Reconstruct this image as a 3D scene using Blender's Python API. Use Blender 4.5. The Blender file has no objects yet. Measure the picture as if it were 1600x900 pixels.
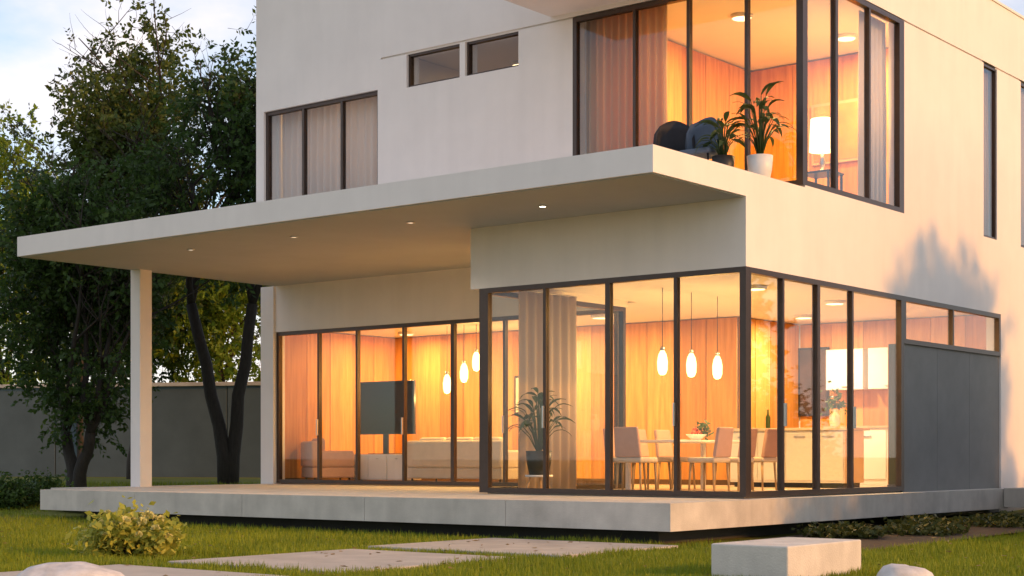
import bpy, math, random
import numpy as np
from mathutils import Vector, Matrix, noise as mnoise
R = math.radians
rng = np.random.default_rng(7); random.seed(7)
scene = bpy.context.scene
COL = scene.collection

# ------------------------------------------------------------------ camera
cd = bpy.data.cameras.new('camera'); cam = bpy.data.objects.new('camera', cd); COL.objects.link(cam)
CAM = Vector((9.827, -17.166, 0.535)); YAW = R(38.26); FPX = 2454.4
cam.location = CAM; cam.rotation_euler = (R(90), 0, YAW)
cd.sensor_width = 36; cd.lens = FPX/1600*36; cd.shift_y = (712.5-450)/1600
cd.clip_start = 0.1; cd.clip_end = 3000
scene.camera = cam
scene.render.resolution_x = 1024; scene.render.resolution_y = 576
FW = Vector((-math.sin(YAW), math.cos(YAW), 0)); RT = Vector((math.cos(YAW), math.sin(YAW), 0))
def spot(px, depth):                       # ground point seen in that column, at that distance
    p = CAM + FW*depth + RT*((px-800)/FPX*depth); return p.x, p.y

# ------------------------------------------------------------------ sky, sun, exposure
SUN_EL, SUN_AZ = R(17), R(79)              # azimuth clockwise from +Y
world = bpy.data.worlds.new('World'); scene.world = world; world.use_nodes = True
wn, wl = world.node_tree.nodes, world.node_tree.links
for n in list(wn): wn.remove(n)
sky = wn.new('ShaderNodeTexSky'); sky.sky_type = 'NISHITA'; sky.sun_disc = False
sky.sun_elevation = SUN_EL; sky.sun_rotation = SUN_AZ; sky.altitude = 100
sky.air_density = 1.0; sky.dust_density = 0.8; sky.ozone_density = 2.5
tc = wn.new('ShaderNodeTexCoord'); mp = wn.new('ShaderNodeMapping'); mp.inputs['Scale'].default_value = (2.2, 2.2, 4.5)
mp.inputs['Location'].default_value = (0.6, 0.2, 0.35)
nz = wn.new('ShaderNodeTexNoise'); nz.inputs['Scale'].default_value = 1.6; nz.inputs['Detail'].default_value = 7; nz.inputs['Roughness'].default_value = .55
rmp = wn.new('ShaderNodeValToRGB'); rmp.color_ramp.elements[0].position = .40; rmp.color_ramp.elements[1].position = .66
mixc = wn.new('ShaderNodeMix'); mixc.data_type = 'RGBA'
mixc.inputs[7].default_value = (5.3, 4.75, 4.6, 1)
bg = wn.new('ShaderNodeBackground'); bg.inputs['Strength'].default_value = 0.15
out = wn.new('ShaderNodeOutputWorld')
wl.new(tc.outputs['Generated'], mp.inputs['Vector']); wl.new(mp.outputs[0], nz.inputs['Vector']); wl.new(nz.outputs[0], rmp.inputs[0])
wl.new(rmp.outputs[0], mixc.inputs[0]); wl.new(sky.outputs[0], mixc.inputs[6]); wl.new(mixc.outputs[2], bg.inputs['Color']); wl.new(bg.outputs[0], out.inputs[0])
sd = bpy.data.lights.new('sun', 'SUN'); sd.energy = 2.0; sd.angle = R(2.8); sd.color = (1.0, .43, .08)
so = bpy.data.objects.new('sun', sd); COL.objects.link(so)
tosun = Vector((math.sin(SUN_AZ)*math.cos(SUN_EL), math.cos(SUN_AZ)*math.cos(SUN_EL), math.sin(SUN_EL)))
so.rotation_euler = (-tosun).to_track_quat('-Z', 'Y').to_euler(); so.location = (30, 5, 12)
vs = scene.view_settings; vs.view_transform = 'Standard'; vs.look = 'None'; vs.gamma = 1; vs.use_curve_mapping = False
vs.exposure = 0.65

# ------------------------------------------------------------------ materials
def mat(name, col, rough=.7, var=.06, scale=3., bump=0., bscale=60., metal=0., spec=.4, col2=None, stretch=(1, 1, 1), detail=5, streak=0.):
    m = bpy.data.materials.new(name); m.use_nodes = True
    n, l = m.node_tree.nodes, m.node_tree.links; b = n['Principled BSDF']
    b.inputs['Roughness'].default_value = rough; b.inputs['Metallic'].default_value = metal
    b.inputs['Specular IOR Level'].default_value = spec
    t = n.new('ShaderNodeTexCoord'); mpp = n.new('ShaderNodeMapping'); mpp.inputs['Scale'].default_value = stretch
    l.new(t.outputs['Object'], mpp.inputs['Vector'])
    z = n.new('ShaderNodeTexNoise'); z.inputs['Scale'].default_value = scale; z.inputs['Detail'].default_value = detail; z.inputs['Roughness'].default_value = .6
    l.new(mpp.outputs[0], z.inputs['Vector'])
    r = n.new('ShaderNodeValToRGB'); r.color_ramp.elements[0].position = .3; r.color_ramp.elements[1].position = .7
    c2 = col2 or tuple(min(1, c*(1+var)) for c in col); c1 = col if col2 else tuple(c*(1-var) for c in col)
    r.color_ramp.elements[0].color = (*c1, 1); r.color_ramp.elements[1].color = (*c2, 1)
    l.new(z.outputs[0], r.inputs[0]); l.new(r.outputs[0], b.inputs['Base Color'])
    if streak:                                   # rain streaks and blotchy dirt
        m2 = n.new('ShaderNodeMapping'); m2.inputs['Scale'].default_value = (2.6, 2.6, .22); l.new(t.outputs['Object'], m2.inputs['Vector'])
        zs = n.new('ShaderNodeTexNoise'); zs.inputs['Scale'].default_value = 1.6; zs.inputs['Detail'].default_value = 6; l.new(m2.outputs[0], zs.inputs['Vector'])
        zb = n.new('ShaderNodeTexNoise'); zb.inputs['Scale'].default_value = .9; zb.inputs['Detail'].default_value = 8; l.new(t.outputs['Object'], zb.inputs['Vector'])
        mm = n.new('ShaderNodeMath'); mm.operation = 'MULTIPLY'; l.new(zs.outputs[0], mm.inputs[0]); l.new(zb.outputs[0], mm.inputs[1])
        rr = n.new('ShaderNodeMapRange'); rr.inputs[1].default_value = .18; rr.inputs[2].default_value = .38; rr.inputs[3].default_value = 0; rr.inputs[4].default_value = streak; l.new(mm.outputs[0], rr.inputs[0])
        mk = n.new('ShaderNodeMix'); mk.data_type = 'RGBA'; l.new(rr.outputs[0], mk.inputs[0]); l.new(r.outputs[0], mk.inputs[6]); mk.inputs[7].default_value = (*[c*.35 for c in col], 1); l.new(mk.outputs[2], b.inputs['Base Color'])
    if bump:
        z2 = n.new('ShaderNodeTexNoise'); z2.inputs['Scale'].default_value = bscale; z2.inputs['Detail'].default_value = 4
        l.new(mpp.outputs[0], z2.inputs['Vector'])
        bp = n.new('ShaderNodeBump'); bp.inputs['Strength'].default_value = bump; bp.inputs['Distance'].default_value = .01
        l.new(z2.outputs[0], bp.inputs['Height']); l.new(bp.outputs[0], b.inputs['Normal'])
    return m
def emis(name, col, strength):
    m = bpy.data.materials.new(name); m.use_nodes = True; b = m.node_tree.nodes['Principled BSDF']
    b.inputs['Base Color'].default_value = (*col, 1); b.inputs['Emission Color'].default_value = (*col, 1); b.inputs['Emission Strength'].default_value = strength
    return m
def glass_mat(name, tint=(.96, .97, .97), boost=1.):
    m = bpy.data.materials.new(name); m.use_nodes = True; n, l = m.node_tree.nodes, m.node_tree.links; n.clear()
    o = n.new('ShaderNodeOutputMaterial'); tr = n.new('ShaderNodeBsdfTransparent'); tr.inputs[0].default_value = (*tint, 1)
    g = n.new('ShaderNodeBsdfGlossy'); g.inputs['Roughness'].default_value = .012
    nz_ = n.new('ShaderNodeTexNoise'); nz_.inputs['Scale'].default_value = .7; tcx = n.new('ShaderNodeTexCoord'); l.new(tcx.outputs['Object'], nz_.inputs['Vector'])
    bp = n.new('ShaderNodeBump'); bp.inputs['Strength'].default_value = .01; bp.inputs['Distance'].default_value = .02; l.new(nz_.outputs[0], bp.inputs['Height']); l.new(bp.outputs[0], g.inputs['Normal'])
    fr = n.new('ShaderNodeLayerWeight'); fr.inputs[0].default_value = .5; pw = n.new('ShaderNodeMath'); pw.operation = 'POWER'; pw.inputs[1].default_value = 4.5; l.new(fr.outputs['Facing'], pw.inputs[0])
    mu = n.new('ShaderNodeMath'); mu.operation = 'MULTIPLY_ADD'; mu.inputs[1].default_value = .9*boost; mu.inputs[2].default_value = .04*boost; l.new(pw.outputs[0], mu.inputs[0])
    mx = n.new('ShaderNodeMixShader'); l.new(mu.outputs[0], mx.inputs[0]); l.new(tr.outputs[0], mx.inputs[1]); l.new(g.outputs[0], mx.inputs[2]); l.new(mx.outputs[0], o.inputs[0])
    return m
def leaf_mat(name, c1, c2, trans=.35, scale=1.2):
    m = bpy.data.materials.new(name); m.use_nodes = True; n, l = m.node_tree.nodes, m.node_tree.links; n.clear()
    o = n.new('ShaderNodeOutputMaterial'); geo = n.new('ShaderNodeNewGeometry'); t = n.new('ShaderNodeTexCoord')
    z = n.new('ShaderNodeTexNoise'); z.inputs['Scale'].default_value = scale; l.new(t.outputs['Object'], z.inputs['Vector'])
    ad = n.new('ShaderNodeMath'); ad.operation = 'MULTIPLY_ADD'; ad.inputs[1].default_value = .55; l.new(geo.outputs['Random Per Island'], ad.inputs[0])
    sb = n.new('ShaderNodeMath'); sb.operation = 'SUBTRACT'; sb.inputs[1].default_value = .25; l.new(z.outputs[0], sb.inputs[0]); l.new(sb.outputs[0], ad.inputs[2])
    mx = n.new('ShaderNodeMix'); mx.data_type = 'RGBA'; mx.inputs[6].default_value = (*c1, 1); mx.inputs[7].default_value = (*c2, 1); l.new(ad.outputs[0], mx.inputs[0])
    d = n.new('ShaderNodeBsdfPrincipled'); d.inputs['Roughness'].default_value = .5; d.inputs['Specular IOR Level'].default_value = .25; l.new(mx.outputs[2], d.inputs['Base Color'])
    tl = n.new('ShaderNodeBsdfTranslucent'); l.new(mx.outputs[2], tl.inputs[0])
    ms = n.new('ShaderNodeMixShader'); ms.inputs[0].default_value = trans; l.new(d.outputs[0], ms.inputs[1]); l.new(tl.outputs[0], ms.inputs[2]); l.new(ms.outputs[0], o.inputs[0])
    return m
def cloth_mat(name, col, trans=.4):
    m = bpy.data.materials.new(name); m.use_nodes = True; n, l = m.node_tree.nodes, m.node_tree.links; n.clear()
    o = n.new('ShaderNodeOutputMaterial'); d = n.new('ShaderNodeBsdfDiffuse'); tl = n.new('ShaderNodeBsdfTranslucent')
    t = n.new('ShaderNodeTexCoord'); z = n.new('ShaderNodeTexNoise'); z.inputs['Scale'].default_value = 90; l.new(t.outputs['Object'], z.inputs['Vector'])
    mx = n.new('ShaderNodeMix'); mx.data_type = 'RGBA'; mx.inputs[6].default_value = (*[c*.85 for c in col], 1); mx.inputs[7].default_value = (*col, 1); l.new(z.outputs[0], mx.inputs[0])
    l.new(mx.outputs[2], d.inputs[0]); l.new(mx.outputs[2], tl.inputs[0])
    ms = n.new('ShaderNodeMixShader'); ms.inputs[0].default_value = trans; l.new(d.outputs[0], ms.inputs[1]); l.new(tl.outputs[0], ms.inputs[2]); l.new(ms.outputs[0], o.inputs[0])
    return m
M = {}
M['render'] = mat('white_render', (.82, .755, .705), .85, .03, 1.3, .12, 120, spec=.2, streak=.07)
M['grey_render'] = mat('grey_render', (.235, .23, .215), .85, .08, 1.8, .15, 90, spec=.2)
M['concrete'] = mat('concrete', (.57, .525, .455), .85, .14, 2.5, .3, 70, spec=.2, streak=.22)
M['block'] = mat('sandy_concrete', (.62, .575, .50), .85, .12, 3.5, .4, 60, spec=.2, streak=.2)
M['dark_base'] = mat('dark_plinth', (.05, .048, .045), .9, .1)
M['frame'] = mat('bronze_frame', (.075, .052, .042), .38, .08, 8, metal=.6, spec=.5)
M['glass'] = glass_mat('window_glass', boost=.95)
M['wood'] = mat('orange_wood', (.46, .19, .035), .5, .2, 3.0, .05, 20, col2=(.68, .32, .075), stretch=(5, 5, .35))
M['wood_b'] = mat('orange_wood_red', (.40, .15, .028), .5, .2, 2.6, .05, 20, col2=(.60, .26, .06), stretch=(6, 6, .3))
M['wood_c'] = mat('orange_wood_light', (.52, .23, .05), .5, .2, 3.6, .05, 20, col2=(.72, .37, .10), stretch=(5, 5, .4))
M['wood_dark'] = mat('dark_wood', (.10, .045, .015), .6, .2)
M['wood_pale'] = mat('pale_oak', (.50, .33, .18), .5, .1, 3, .03, 20, stretch=(5, .5, 5))
M['ceiling'] = mat('ceiling_paint', (.78, .73, .66), .9, .02)
M['floor'] = mat('pale_floor', (.50, .40, .30), .35, .08, 2, stretch=(1, 6, 1))
M['white'] = mat('white_lacquer', (.76, .73, .70), .35, .02)
M['black'] = mat('black_satin', (.02, .02, .022), .3, .1)
M['screen'] = mat('screen_glass', (.010, .010, .012), .3, .1, spec=.25)
M['fab_cream'] = mat('cream_fabric', (.62, .52, .42), .9, .06, 6, .15, 200)
M['fab_rose'] = mat('rose_fabric', (.50, .30, .24), .9, .06, 6, .15, 200)
M['fab_dark'] = mat('charcoal_fabric', (.035, .035, .042), .9, .1, 6, .15, 200)
M['fab_blue'] = mat('slate_fabric', (.10, .13, .18), .9, .1, 6, .15, 200)
M['red'] = mat('red_fruit', (.45, .07, .03), .4, .2)
M['pot_black'] = mat('black_pot', (.02, .018, .016), .45, .2)
M['pot_white'] = mat('white_pot', (.7, .68, .64), .4, .04)
M['soil'] = mat('soil', (.05, .032, .02), .95, .3, 20, .5, 40)
M['metal'] = mat('brushed_steel', (.5, .48, .45), .3, .05, metal=1.)
M['bark'] = mat('bark', (.045, .035, .027), .9, .3, 8, .8, 25, stretch=(3, 3, .6))
M['bark2'] = mat('bark_dark', (.03, .025, .02), .9, .3, 8, .8, 25, stretch=(3, 3, .6))
M['stone'] = mat('pale_stone', (.40, .37, .34), .9, .12, 5, .9, 14, col2=(.70, .66, .63), detail=10)
M['slab'] = mat('path_slab', (.46, .41, .34), .85, .14, 2.2, .3, 60, spec=.2)
M['gwall'] = mat('garden_wall_grey', (.095, .125, .135), .9, .12, 1.2, .3, 40, spec=.2)
M['leaf_dark'] = leaf_mat('leaf_dark', (.018, .045, .012), (.070, .125, .024), .42)
M['leaf_olive'] = leaf_mat('leaf_olive', (.035, .065, .012), (.125, .155, .026), .4)
M['leaf_grey'] = leaf_mat('leaf_grey_green', (.03, .05, .03), (.09, .11, .06), .4)
M['leaf_bright'] = leaf_mat('leaf_bright', (.10, .17, .015), (.24, .31, .03), .5)
M['leaf_yellow'] = leaf_mat('leaf_yellow', (.26, .29, .035), (.50, .48, .09), .35, 5)
M['bloom'] = leaf_mat('pale_yellow_bloom', (.55, .50, .16), (.72, .68, .32), .3, 9)
M['leaf_fallen'] = leaf_mat('fallen_leaf', (.12, .07, .02), (.30, .20, .06), .2, 9)
M['leaf_house'] = leaf_mat('leaf_houseplant', (.03, .06, .02), (.09, .13, .05), .3)
M['leaf_shade'] = leaf_mat('leaf_groundcover', (.03, .045, .012), (.09, .10, .025), .3)
M['curtain'] = cloth_mat('tan_curtain', (.72, .52, .32), .5)
M['curtain_pale'] = cloth_mat('pale_curtain', (.82, .74, .68), .3)
M['sheer'] = cloth_mat('sheer_curtain', (.72, .62, .54), .55)
M['lamp_glow'] = emis('lamp_glow', (1.0, .66, .28), 2.6)
M['shade_glow'] = emis('lampshade_glow', (1.0, .76, .42), 2.0)
M['down_glow'] = emis('downlight_glow', (1.0, .85, .62), 12)
M['down_dim'] = emis('downlight_dim', (1.0, .85, .65), .7)
M['diffuser'] = emis('ceiling_diffuser', (1.0, .72, .4), 2.2)
M['art'] = mat('dark_canvas', (.03, .022, .02), .6, .4, 2.5, col2=(.10, .05, .03))
M['grass_ground'] = mat('lawn_soil', (.085, .105, .010), .95, .3, 2.0, .6, 30, col2=(.17, .17, .016))
M['grass'] = leaf_mat('grass_blades', (.11, .16, .010), (.29, .33, .022), .3, .6)

# ------------------------------------------------------------------ builders
class MB:
    def __init__(s): s.v, s.f, s.sm = [], [], []
    def add(s, vs_, fs, smooth=False):
        o = len(s.v); s.v += [tuple(v) for v in vs_]; s.f += [tuple(i+o for i in f) for f in fs]; s.sm += [smooth]*len(fs); return s
    def box(s, x0, y0, z0, x1, y1, z1):
        x0, x1 = min(x0, x1), max(x0, x1); y0, y1 = min(y0, y1), max(y0, y1); z0, z1 = min(z0, z1), max(z0, z1)
        return s.add([(x0,y0,z0),(x1,y0,z0),(x1,y1,z0),(x0,y1,z0),(x0,y0,z1),(x1,y0,z1),(x1,y1,z1),(x0,y1,z1)],
                     [(0,3,2,1),(4,5,6,7),(0,1,5,4),(1,2,6,5),(2,3,7,6),(3,0,4,7)])
    def lathe(s, prof, c=(0,0,0), n=20, caps=True):
        vs_ = []; fs = []
        for r, z in prof:
            for k in range(n): a = 2*math.pi*k/n; vs_.append((c[0]+r*math.cos(a), c[1]+r*math.sin(a), c[2]+z))
        for i in range(len(prof)-1):
            for k in range(n): k2 = (k+1) % n; fs.append((i*n+k, i*n+k2, (i+1)*n+k2, (i+1)*n+k))
        if caps: fs.append(tuple(range(n-1, -1, -1))); fs.append(tuple((len(prof)-1)*n+k for k in range(n)))
        return s.add(vs_, fs, True)
    def tube(s, pts, rad, n=8):
        vs_ = []; fs = []; pts = [Vector(p) for p in pts]
        if not hasattr(rad, '__len__'): rad = [rad]*len(pts)
        for i, p in enumerate(pts):
            t = (pts[min(i+1, len(pts)-1)]-pts[max(i-1, 0)]).normalized()
            u = t.cross(Vector((0, 1, 0)) if abs(t.y) < .9 else Vector((1, 0, 0))).normalized(); w = t.cross(u)
            for k in range(n): a = 2*math.pi*k/n; vs_.append(p+(u*math.cos(a)+w*math.sin(a))*rad[i])
        for i in range(len(pts)-1):
            for k in range(n): k2 = (k+1) % n; fs.append((i*n+k, i*n+k2, (i+1)*n+k2, (i+1)*n+k))
        fs.append(tuple(range(n-1, -1, -1))); fs.append(tuple((len(pts)-1)*n+k for k in range(n)))
        return s.add(vs_, fs, True)
    def build(s, name, m, parent=None, bevel=0., seg=2):
        me = bpy.data.meshes.new(name); me.from_pydata(s.v, [], s.f); me.polygons.foreach_set('use_smooth', s.sm); me.update()
        o = bpy.data.objects.new(name, me); COL.objects.link(o); me.materials.append(M[m] if isinstance(m, str) else m)
        if parent: o.parent = parent
        if bevel:
            b = o.modifiers.new('bevel', 'BEVEL'); b.width = bevel; b.segments = seg; b.limit_method = 'ANGLE'; b.angle_limit = R(40)
        return o
def box(*a): return MB().box(*a)
def tag(o, label=None, cat=None, group=None, kind=None):
    if label: o['label'] = label
    if cat: o['category'] = cat
    if group: o['group'] = group
    if kind: o['kind'] = kind
    return o
def empty(name, loc=(0, 0, 0), rz=0):
    o = bpy.data.objects.new(name, None); COL.objects.link(o); o.location = loc; o.rotation_euler = (0, 0, rz); o.empty_display_size = .2
    return o
def copy_tree(o, parent=None):
    c = o.copy(); COL.objects.link(c)
    if parent: c.parent = parent
    for ch in [x for x in bpy.data.objects if x.parent == o]: copy_tree(ch, c)
    return c
def lamp(name, kind, loc, energy, col, parent, **kw):
    ld = bpy.data.lights.new(name, kind); ld.energy = energy; ld.color = col
    for k, v in kw.items(): setattr(ld, k, v)
    lo = bpy.data.objects.new(name, ld); COL.objects.link(lo); lo.location = loc
    if parent: lo.parent = parent
    return lo
def np_mesh(name, verts, nper, m, parent=None):
    """verts (N, nper, 3): N loose polygons of nper corners"""
    N = len(verts); me = bpy.data.meshes.new(name)
    me.vertices.add(N*nper); me.vertices.foreach_set('co', verts.astype(np.float32).ravel())
    me.loops.add(N*nper); me.loops.foreach_set('vertex_index', np.arange(N*nper, dtype=np.int32))
    me.polygons.add(N); me.polygons.foreach_set('loop_start', np.arange(0, N*nper, nper, dtype=np.int32))
    me.update(calc_edges=True); me.materials.append(M[m])
    o = bpy.data.objects.new(name, me); COL.objects.link(o)
    if parent: o.parent = parent
    return o
def leaf_quads(c, size, up=.3, d=None):
    N = len(c)
    if d is None: d = rng.normal(size=(N, 3)); d[:, 2] = d[:, 2]*.7-.25; d /= np.linalg.norm(d, axis=1)[:, None]
    w = rng.normal(size=(N, 3)); w[:, 2] += up; w = np.cross(d, w); w /= np.linalg.norm(w, axis=1)[:, None]
    L = (size*rng.uniform(.6, 1.3, N))[:, None]; W = L*.3
    nrm = np.cross(d, w); bend = nrm*L*.18
    return np.stack([c-d*L*.5, c+w*W-bend*.2, c+d*L*.5-bend, c-w*W-bend*.2], 1)

# ------------------------------------------------------------------ ground
def gz(x, y):
    s = (x*FW.x+y*FW.y); t = min(1, max(0, (s-3)/14)); return -.5+.49*t*t*(3-2*t)
def build_ground():
    xs = sorted(set([-500, -300, -200, -120, -80, -60]+list(np.arange(-48, 30.1, 2.0))+[40, 60, 100, 200, 400]))
    ys = sorted(set([-300, -150, -80, -50]+list(np.arange(-30, 48.1, 2.0))+[60, 90, 150, 250, 500]))
    v = [(x, y, gz(x, y)) for y in ys for x in xs]; n = len(xs)
    f = [(j*n+i, j*n+i+1, (j+1)*n+i+1, (j+1)*n+i) for j in range(len(ys)-1) for i in range(n-1)]
    o = MB().add(v, f, True).build('ground', 'grass_ground'); tag(o, kind='structure')
build_ground()

# ------------------------------------------------------------------ house
H = empty('modern_house'); tag(H, 'two storey white flat roofed house with lit glass walls and long canopy', 'house')
XL, YC = -12.28, -2.11
ZS, ZT = 3.775, 4.09
YU = 1.5                      # plane of the upper front wall
FL = 4.12                     # upper floor sill
HD, HU = 2.9, 6.97            # window heads
# canopy and upper floor slab
canopy = box(XL, YC, ZS, 0, 9.6, ZT).build('canopy', 'render', H)
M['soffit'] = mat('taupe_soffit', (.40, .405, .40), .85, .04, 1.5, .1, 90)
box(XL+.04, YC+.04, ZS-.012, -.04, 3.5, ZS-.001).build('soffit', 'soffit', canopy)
# lower walls
MB().box(-4.46, 0, HD, -.25, .25, ZS).box(-4.46, .25, HD, -4.2, 3.6, ZS).build('wall', 'render', H)
MB().box(-12.31, 3.6, HD, -4.46, 3.85, ZS).box(-12.66, 3.55, -.5, -12.31, 3.85, ZS).build('wall', 'render', H)
MB().box(-12.66, 3.85, -.5, -12.4, 7.3, ZS).box(-12.4, 7.05, -.5, -4.2, 7.3, ZS).box(-4.46, 7.3, -.5, -4.2, 9.6, ZS).build('wall', 'render', H)
MB().box(-.25, 0, HD, 0, 11.98, ZS).box(-.25, 9.6, ZS, 0, 11.98, ZT).box(-.25, 1.56, ZT, 0, 11.98, FL).box(-.25, 8.47, -.4, 0, 11.98, HD).box(-4.2, 9.3, -.5, -.25, 9.6, ZS).build('wall', 'render', H)
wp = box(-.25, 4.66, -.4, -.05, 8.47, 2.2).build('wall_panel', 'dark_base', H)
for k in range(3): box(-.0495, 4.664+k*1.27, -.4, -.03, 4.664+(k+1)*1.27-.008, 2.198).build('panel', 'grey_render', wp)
# upper walls
w = MB()
w.box(-10.55, YU, 6.48, -7.6, YU+.3, 9.0)                     # over the left window
w.box(-7.67, YU, ZT, -7.04, YU+.3, 6.48).box(-7.6, YU, 6.48, -7.04, YU+.3, 6.955)
w.box(-7.04, YU, ZT, -4.77, YU+.3, 6.42).box(-5.93, YU, 6.42, -5.82, YU+.3, 6.955).box(-4.77, YU, ZT, -3.76, YU+.3, 6.955)
w.box(-7.6, YU, 6.985, -4.16, YU+.3, 9.0).box(-4.16, YU, 6.985, -.25, YU+.3, 8.05)
w.box(-7.6, YU+.03, 6.955, -3.76, YU+.3, 6.985)                 # shadow joint
w.build('wall', 'render', H)
MB().box(-10.55, YU+.3, ZT, -10.3, 9.6, 9.0).box(-10.3, 9.3, ZT, -4.16, 9.6, 9.0).box(-4.16, 9.3, ZT, -.25, 9.6, 8.05).box(-4.41, YU+.3, 7.56, -4.16, 9.3, 9.0).build('wall', 'render', H)
w = MB()
w.box(-.25, 4.66, FL, 0, 7.72, 6.955).box(-.25, 8.30, FL, 0, 9.38, 6.955).box(-.25, 10.4, FL, 0, 11.98, 6.955)
w.box(-.25, 1.5, 6.985, 0, 11.98, 8.05).box(-.25, 4.66, 6.955, -.03, 7.72, 6.985).box(-.25, 8.3, 6.955, -.03, 9.38, 6.985).box(-.25, 10.4, 6.955, -.03, 11.98, 6.985)
w.build('wall', 'render', H)
roof = MB().box(-10.3, YU+.3, 7.3, -.25, 9.3, 7.55).box(-4.16, -.1, 7.05, 0, YU, 8.05).build('roof', 'render', H)
MB().box(-10.57, YU-.02, 9.0, -4.14, 9.62, 9.05).box(-4.14, -.12, 8.05, .02, YU+.32, 8.09).box(-.27, YU+.32, 8.05, .02, 12.0, 8.09).build('coping', 'render', roof)
# column under the canopy
col_ = box(-12.28, .16, -.5, -12.02, .42, ZS).build('column', 'render', H, .01)
# interior shells
MB().box(-12.4, 3.85, 3.0, -4.46, 7.05, 3.7).box(-4.2, .25, 3.0, -.25, 9.3, 3.7).box(-4.46, 3.85, 3.0, -4.2, 7.05, 3.7).build('ceiling', 'ceiling', H)
MB().box(-3.4, YU+.3, 7.06, -.25, 6.6, 7.25).box(-10.3, YU+.3, 7.06, -3.4, 9.3, 7.25).build('ceiling', 'ceiling', H)
MB().box(-12.4, 3.75, .004, -4.2, 7.05, .018).box(-4.2, .06, .004, -.06, 9.3, .018).build('floor', 'floor', H)
box(-10.3, YU+.1, ZT+.002, -.06, 9.3, ZT+.016).build('floor', 'floor', H)
def cladding(axis, c, a0, a1, z0, z1, side, step=.62):
    bk = MB(); th = .012
    mk = (lambda p0, p1, q0, q1, d0, d1: MB().box(p0, c+side*d0, q0, p1, c+side*d1, q1)) if axis == 'y' else (lambda p0, p1, q0, q1, d0, d1: MB().box(c+side*d0, p0, q0, c+side*d1, p1, q1))
    o = mk(a0, a1, z0, z1, 0, th).build('wall_cladding', 'wood_dark', H); n = max(1, round((a1-a0)/step)); w_ = (a1-a0)/n
    for k in range(n): mk(a0+k*w_+.005, a0+(k+1)*w_-.005, z0+.09, z1-.01, th+.001, th+.02+.004*((k*7) % 3)).build('panel', ('wood', 'wood_b', 'wood_c')[(k*5+int(abs(c)*3)) % 3], o)
    mk(a0, a1, z0, z0+.085, th+.001, th+.03).build('skirting', 'wood_dark', o)
cladding('x', -12.4, 3.86, 7.04, .02, 2.99, 1); cladding('y', 7.05, -12.36, -4.2, .02, 2.99, -1)
cladding('x', -4.2, 7.06, 9.26, .02, 2.99, 1); cladding('y', 9.3, -4.15, -.30, .02, 2.99, -1); cladding('x', -.25, 4.70, 9.25, .02, 2.19, -1)
MB().box(-3.80, YU+.3, ZT+.02, -3.5, 6.3, 7.05).box(-3.5, 6.24, ZT+.02, -.26, 6.3, 7.05).build('partition_wall', 'render', H)
cladding('y', 6.24, -3.46, -.28, ZT+.02, 7.04, -1, .8); cladding('x', -3.5, YU+.32, 6.23, ZT+.02, 7.04, 1, .8)
MB().box(-10.29, 5.0, ZT+.02, -3.8, 5.1, 7.05).build('partition_wall', 'wood', H)

def window(axis, c, a0, a1, z0, z1, mull, fw=.065, dep=.09, mw=.048, inset=.03, thick=(), label=None, ends=(None, None)):
    """axis 'y': in a wall facing -Y at y=c, a along x.  axis 'x': in a wall facing +X at x=c, a along y."""
    f = MB()
    def bar(mb, p0, p1, q0, q1, d0=0., d1=dep):
        if axis == 'y': return mb.box(p0, c+inset+d0, q0, p1, c+inset+d1, q1)
        return mb.box(c-inset-d1, p0, q0, c-inset-d0, p1, q1)
    l0 = ends[0] or fw; l1 = ends[1] or fw
    bar(f, a0, a0+l0, z0, z1); bar(f, a1-l1, a1, z0, z1); bar(f, a0+l0, a1-l1, z0, z0+fw); bar(f, a0+l0, a1-l1, z1-fw, z1)
    o = f.build('window', 'frame', H)
    if label: o['label'] = label
    edges = [a0+l0]
    for k, mm in enumerate(mull):
        t = mw*(1.6 if k in thick else 1.)
        bar(MB(), mm-t/2, mm+t/2, z0+fw, z1-fw, .004, dep-.004).build('mullion', 'frame', o); edges += [mm-t/2, mm+t/2]
    if z0 < .1:
        for mm in mull[::2]: bar(MB(), mm-.012, mm+.012, .92, 1.22, -.04, .0).build('handle', 'metal', o)
    edges.append(a1-l1)
    for k in range(0, len(edges), 2):
        bar(MB(), edges[k], edges[k+1], z0+fw, z1-fw, dep*.45, dep*.45+.012).build('pane', 'glass', o)
    return o
window('y', 0, -4.30, 0, .02, HD, [-3.15, -2.1, -1.04], fw=.07, ends=(.16, .09), inset=.0, thick=(1,))
window('x', 0, .092, 4.66, .02, HD, [.98, 1.96, 2.98], fw=.07, ends=(.04, .1), inset=.0, thick=(1,))
window('x', -4.24, .10, 3.6, .02, HD, [2.15], fw=.07, inset=0.)
window('y', 3.6, -12.31, -4.42, .02, HD, [-11.19, -10.2, -9.05, -7.9, -6.75, -5.6], fw=.07, inset=.03, thick=(3,))
window('x', 0, 4.66, 8.47, 2.2, HD, [6.5], fw=.07, inset=.0)
window('y', YU, -3.76, 0, FL, HU, [-2.68, -1.78, -.86], fw=.07, ends=(.07, .1), inset=.0)
window('x', 0, YU+.092, 4.66, FL, HU, [2.49, 3.52], fw=.07, ends=(.04, .16), inset=.0, thick=(0,))
window('y', YU, -10.36, -7.67, ZT+.01, 6.48, [-9.45, -8.54], fw=.06, inset=.05)
window('y', YU, -7.04, -5.93, 6.42, 6.955, [], fw=.035, inset=.05)
window('y', YU, -5.82, -4.77, 6.42, 6.955, [], fw=.035, inset=.05)
window('x', 0, 7.72, 8.30, FL, 6.955, [], fw=.035, dep=.06, inset=.02)
window('x', 0, 9.38, 10.4, FL, 6.955, [], fw=.05, dep=.06, inset=.02)
box(-10.55, YU, ZT, -10.36, YU+.3, 6.48).build('wall_pier', 'render', H)

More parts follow.
